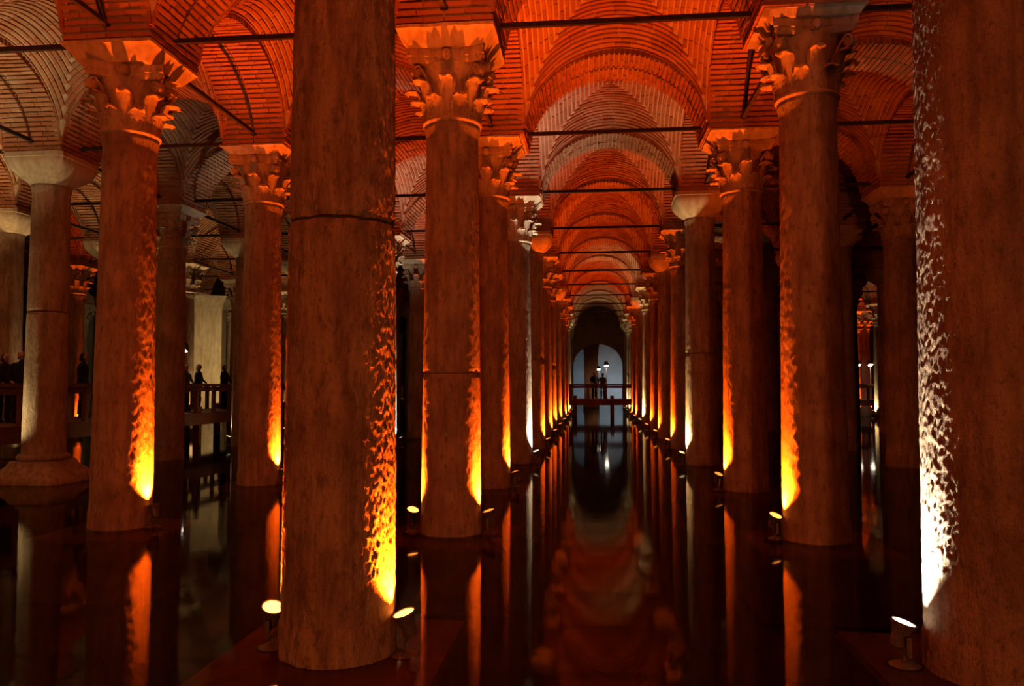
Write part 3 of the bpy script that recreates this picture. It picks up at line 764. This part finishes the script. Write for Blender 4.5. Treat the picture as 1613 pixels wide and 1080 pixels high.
def person(x, y, face, label, coat=M_black, hair=M_hair, lean=0.0, arms='rail', ht=1.74, long_hair=False):
    t = tag(link('person', None, None, (x, y, DZ), (0, 0, face), (ht/1.74,)*3), label, 'person', 'visitors on the walkways')
    # local frame: faces -Y
    V = [(0,0,0.93),(0,0,1.10),(0,-lean*0.5,1.28),(0,-lean,1.43),(0,-lean,1.50),(0,-lean-0.015,1.57)]; E = [(0,1),(1,2),(2,3),(3,4),(4,5)]
    R = [(0.165,0.12),(0.15,0.115),(0.175,0.125),(0.13,0.10),(0.058,0.06),(0.06,0.065)]
    hands = []
    for s_ in (-1, 1):
        b = len(V)
        V += [(s_*0.095,0.0,0.86),(s_*0.10,-0.015,0.48),(s_*0.105,0.02,0.10),(s_*0.11,-0.10,0.045)]; R += [(0.095,0.10),(0.065,0.07),(0.045,0.05),(0.042,0.035)]
        E += [(0,b),(b,b+1),(b+1,b+2),(b+2,b+3)]
        b = len(V)
        if arms == 'rail': el, wr = (s_*0.27,-lean-0.05,1.17), (s_*0.20,-lean-0.25,1.03)
        elif arms == 'phone': el, wr = (s_*0.25,-lean-0.10,1.17), (s_*0.10,-lean-0.30,1.35)
        else: el, wr = (s_*0.25,0.02,1.15), (s_*0.26,-0.06,0.90)
        V += [(s_*0.19,-lean,1.40), el, wr]; R += [0.068,0.052,0.036]; E += [(3,b),(b,b+1),(b+1,b+2)]; hands.append((Vector(el), Vector(wr), s_))
    skin_obj('body', V, E, R, coat, t)
    # legs clothing below the coat hem
    for s_ in (-1, 1):
        m = MB(); m.tube([(s_*0.095,0,0.86),(s_*0.10,-0.015,0.48),(s_*0.105,0.02,0.11)], [0.112,0.082,0.068], 12); link('trouser_leg', m.mesh('trouser_leg', M_dark, True), t)
        m = MB(); m.tube([(s_*0.105,0.05,0.05),(s_*0.107,-0.02,0.055),(s_*0.11,-0.12,0.045),(s_*0.11,-0.17,0.035)], [0.045,0.05,0.045,0.025], 10); link('shoe', m.mesh('shoe', M_shoe, True), t)
    m = MB(); m.lathe([(0.215,0.80),(0.20,0.95),(0.185,1.10),(0.205,1.30),(0.17,1.42),(0.09,1.49)], 20, M=Matrix.Diagonal((1,0.72,1,1)) @ Matrix.Translation((0,-lean*0.6,0)))
    link('coat', m.mesh('coat', coat, True), t)
    # head: one shaped mesh with brow, nose, mouth and ears
    m = MB(); rings = []; hz = 1.645; n = 24
    for k in range(1, 16):
        a = PI*k/16; z = hz - 0.115*math.cos(a); rr = math.sin(a)**0.75
        rg = []
        for q in range(n):
            b = 2*PI*q/n; fx, fy = math.cos(b), math.sin(b); u = (z-hz)/0.115
            wx = 0.076*rr*(1-0.22*max(0, -u)); wy = 0.096*rr*(1-0.10*max(0, -u))
            X, Y = wx*fx, wy*fy
            if fy < -0.6:
                c_ = max(0, 1-abs(fx)/0.28)
                Y -= 0.024*c_*math.exp(-((u+0.12)/0.16)**2) + 0.007*c_*math.exp(-((u+0.52)/0.08)**2) + 0.008*math.exp(-((u-0.22)/0.08)**2)
                e_ = math.exp(-((abs(fx)-0.38)/0.13)**2)*math.exp(-((u-0.04)/0.10)**2); Y += 0.010*e_
            if abs(fy) < 0.25: X += math.copysign(0.012, fx)*math.exp(-((u+0.05)/0.22)**2)
            rg.append((X, Y-lean-0.02, z))
        rings.append(rg)
    m.loft(rings); link('head', m.mesh('head', M_skin, True), t)
    m = MB(); rings = []
    lo = -1.0 if long_hair else -0.7
    for k in range(10):
        u = 1.0 - (1.0-lo)*k/9; z = hz + 0.122*u; rr = max(0.06, math.sqrt(max(0, 1-min(1, abs(u))**2))) if u > 0 else 1.0
        rg = []
        for q in range(20):
            b = 2*PI*q/20; fy = math.sin(b); fr = 0.55 if (fy < -0.25 and u < 0.55) else 1.0
            rg.append((0.086*rr*math.cos(b), 0.106*rr*fy*fr + 0.012-lean-0.02, z))
        rings.append(rg)
    m.loft(rings); link('hair', m.mesh('hair', hair, True), t)
    for el, wr, s_ in hands:
        d = (wr-el).normalized(); side = d.cross(Vector((0, 0, 1))).normalized()
        if side.length < 0.5: side = Vector((1, 0, 0))
        HV = [tuple(wr), tuple(wr+d*0.07)]; HE = [(0,1)]; HR = [(0.03,0.02),(0.036,0.018)]
        for k, ln in enumerate((0.065, 0.075, 0.07, 0.055)):
            o_ = side*(k-1.5)*0.019; b = len(HV); dn = (d + Vector((0,0,-0.5))).normalized()
            HV += [tuple(wr+d*0.075+o_), tuple(wr+d*0.08+o_+d*ln*0.5), tuple(wr+d*0.08+o_+d*ln*0.5+dn*ln*0.5)]; HR += [0.010, 0.009, 0.008]
            HE += [(1,b),(b,b+1),(b+1,b+2)]
        b = len(HV); th = side*(-s_)
        HV += [tuple(wr+d*0.03+th*0.035), tuple(wr+d*0.065+th*0.055)]; HR += [0.011, 0.009]; HE += [(0,b),(b,b+1)]
        skin_obj('hand', HV, HE, HR, M_skin, t)
    return t
person(-12.3, on_walk(131, -12.3), 1.9, 'person in a black coat standing by the railing, seen against an amber column', ht=1.80, arms='down')
person(-12.0, on_walk(34, -12.0), 0.7, 'person in dark clothes at the left border, beside the pedestal column', arms='rail')
person(-12.6, on_walk(8, -12.6), 1.2, 'person in black at the very edge behind the railing', arms='rail', ht=1.70)
person(-12.4, on_walk(293, -12.4), 1.4, 'fair-haired person in grey behind the railing', coat=M_grey, hair=M_fair, ht=1.62, long_hair=True)
person(-12.2, on_walk(313, -12.2), 1.7, 'person in a long black coat before the pale pillar', ht=1.66, long_hair=True, hair=M_fair)
person(-12.3, on_walk(354, -12.3), 1.5, 'person in black partly behind the plain-capital column', ht=1.68)
person(on_cross(936, 46.3), 46.3, 0.3, 'person in black on the far walkway beside the lamp post', ht=1.76)
person(on_cross(949, 45.2), 45.2, -0.4, 'fair-haired person in grey on the far walkway under the lamp post', coat=M_grey, hair=M_fair, ht=1.66)
